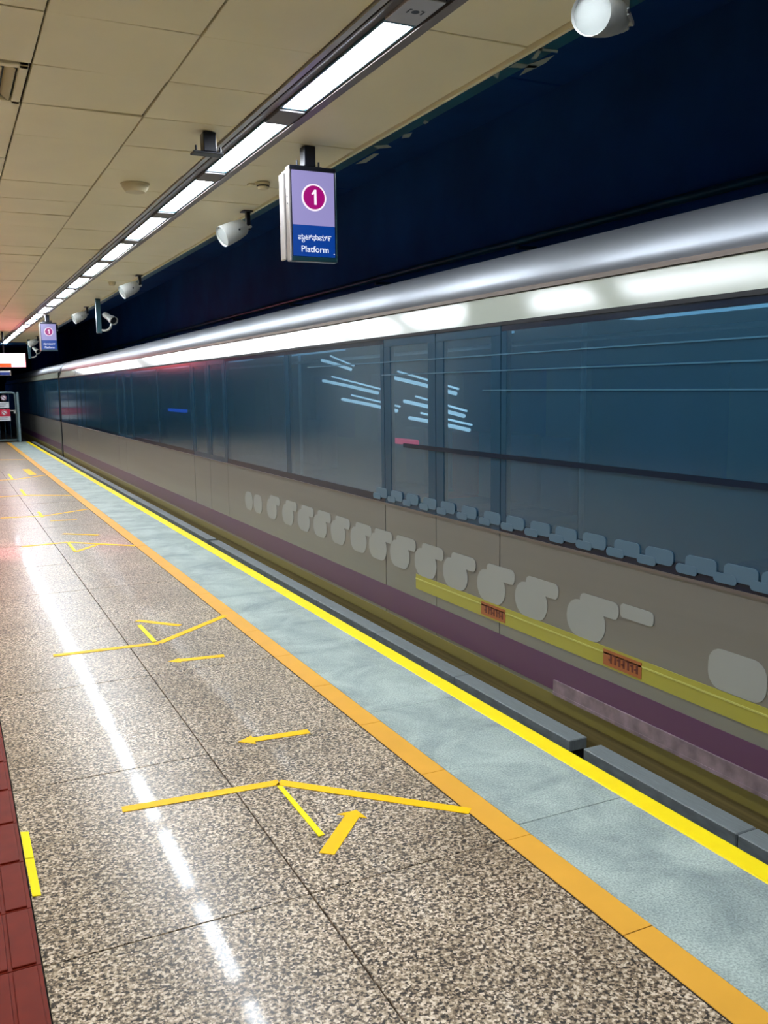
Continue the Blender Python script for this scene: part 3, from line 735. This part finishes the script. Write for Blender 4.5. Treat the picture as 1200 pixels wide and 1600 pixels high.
# ------------------------------------------------------------------ floor tapes
def bar(a, b, w0):
    a = Vector(a); b = Vector(b); n = (b-a).normalized(); n = Vector((-n.y, n.x))*w0/2
    return [tuple(a+n), tuple(b+n), tuple(b-n), tuple(a-n)]
TZ = .0022
def tape(name, pts, m, label, group='queue marking tapes on the floor', z=TZ, mk=None):
    o = poly(name, pts, .0007, z, m); tag(o, label, 'floor tape', group); return o
def arrow(tail, head, w0, label, hw=None, hl=None):
    a = Vector(tail); b = Vector(head); d_ = (b-a).normalized(); n = Vector((-d_.y, d_.x)); hw = hw or w0*1.1; hl = hl or w0*1.3
    c_ = b - d_*hl
    pts = [a+n*w0/2, c_+n*w0/2, c_+n*hw, b, c_-n*hw, c_-n*w0/2, a-n*w0/2]
    return tape('arrow_tape', [tuple(p) for p in pts], M_TAPE, label)
W = .055
def vset(k, L0, A, R0, w=W, where=''):
    t = tape('line_tape', bar(L0, A, w), M_TAPE, 'amber tape, left half of the %s' % where)
    t = tape('line_tape', bar(A, R0, w), M_TAPE, 'amber tape, right half of the %s' % where)
vset(0, (.488, 3.272), (1.085, 3.222), (1.63, 2.665), .047, 'nearest bent queue line')
tape('stick_tape', [(1.067, 3.192), (1.086, 3.183), (1.088, 2.748), (1.064, 2.745)], M_TAPEY, 'short lemon yellow tape below the nearest bent queue line', z=.003)
arrow((1.045, 2.625), (1.262, 2.865), .054, 'broad amber arrow beside the short lemon tape, pointing to the train', .058, .05)
arrow((1.385, 3.665), (1.062, 3.695), .05, 'amber arrow pointing left, just above the nearest bent queue line', .05, .07)
vset(1, (.473, 5.47), (1.085, 5.44), (1.638, 5.90), .05, 'second queue line from the camera')
tape('stick_tape', bar((1.06, 5.93), (1.068, 5.48), .028), M_TAPEY, 'short lemon tape standing on the second queue line from the camera', z=.003)
arrow((1.37, 4.99), (1.05, 5.03), .05, 'amber arrow pointing left, below the second queue line', .045, .07)
tape('line_tape', bar((1.07, 6.06), (1.30, 5.79), .045), M_TAPE, 'short amber tape just above the second queue line')
vset(2, (.60, 9.60), (1.045, 9.64), (1.625, 9.06), .055, 'third queue line, beside the red reflection')
tape('stick_tape', bar((1.046, 9.60), (1.044, 9.06), .03), M_TAPEY, 'short lemon tape hanging from the third queue line', z=.003)
tape('line_tape', bar((1.045, 9.02), (1.30, 9.34), .05), M_TAPE, 'short amber tape at the foot of the third lemon tape')
tape('line_tape', bar((1.07, 10.25), (1.40, 9.95), .05), M_TAPE, 'short faint amber tape just beyond the third queue line')
vset(3, (.525, 11.95), (1.048, 11.87), (1.61, 12.25), .06, 'fourth queue line from the camera')
tape('stick_tape', bar((1.0, 12.3), (.995, 11.75), .035), M_TAPEY, 'short lemon tape on the fourth queue line', z=.003)
tape('line_tape', bar((1.05, 11.36), (1.346, 11.3), .05), M_TAPE, 'short amber tape below the fourth queue line')
vset(4, (.55, 14.4), (1.0, 14.4), (1.61, 14.0), .07, 'fifth queue line from the camera')
tape('stick_tape', bar((1.0, 15.3), (1.0, 14.4), .04), M_TAPEY, 'short lemon tape on the fifth queue line', z=.003)
vset(5, (.55, 17.2), (1.0, 17.1), (1.61, 17.7), .08, 'sixth queue line from the camera')
tape('stick_tape', bar((1.0, 18.3), (1.0, 17.2), .04), M_TAPEY, 'short lemon tape on the sixth queue line', z=.003)
tape('arrow_tape', bar((1.38, 19.3), (1.40, 17.9), .13), M_TAPE, 'small amber block of tape near the orange strip, far down the floor')
tape('line_tape', bar((.55, 22.5), (1.6, 22.0), .09), M_TAPE, 'farthest faint amber queue line before the end gate')
t = tape('side_tape', [(.134, 3.262), (.161, 3.25), (.161, 3.05), (.134, 3.06)], M_TAPEY, 'upper piece of lemon tape against the red tactile strip', z=.003)
t = tape('side_tape', [(.134, 3.055), (.161, 3.045), (.161, 2.80), (.136, 2.805)], M_TAPEY, 'lower piece of lemon tape against the red tactile strip', z=.003)
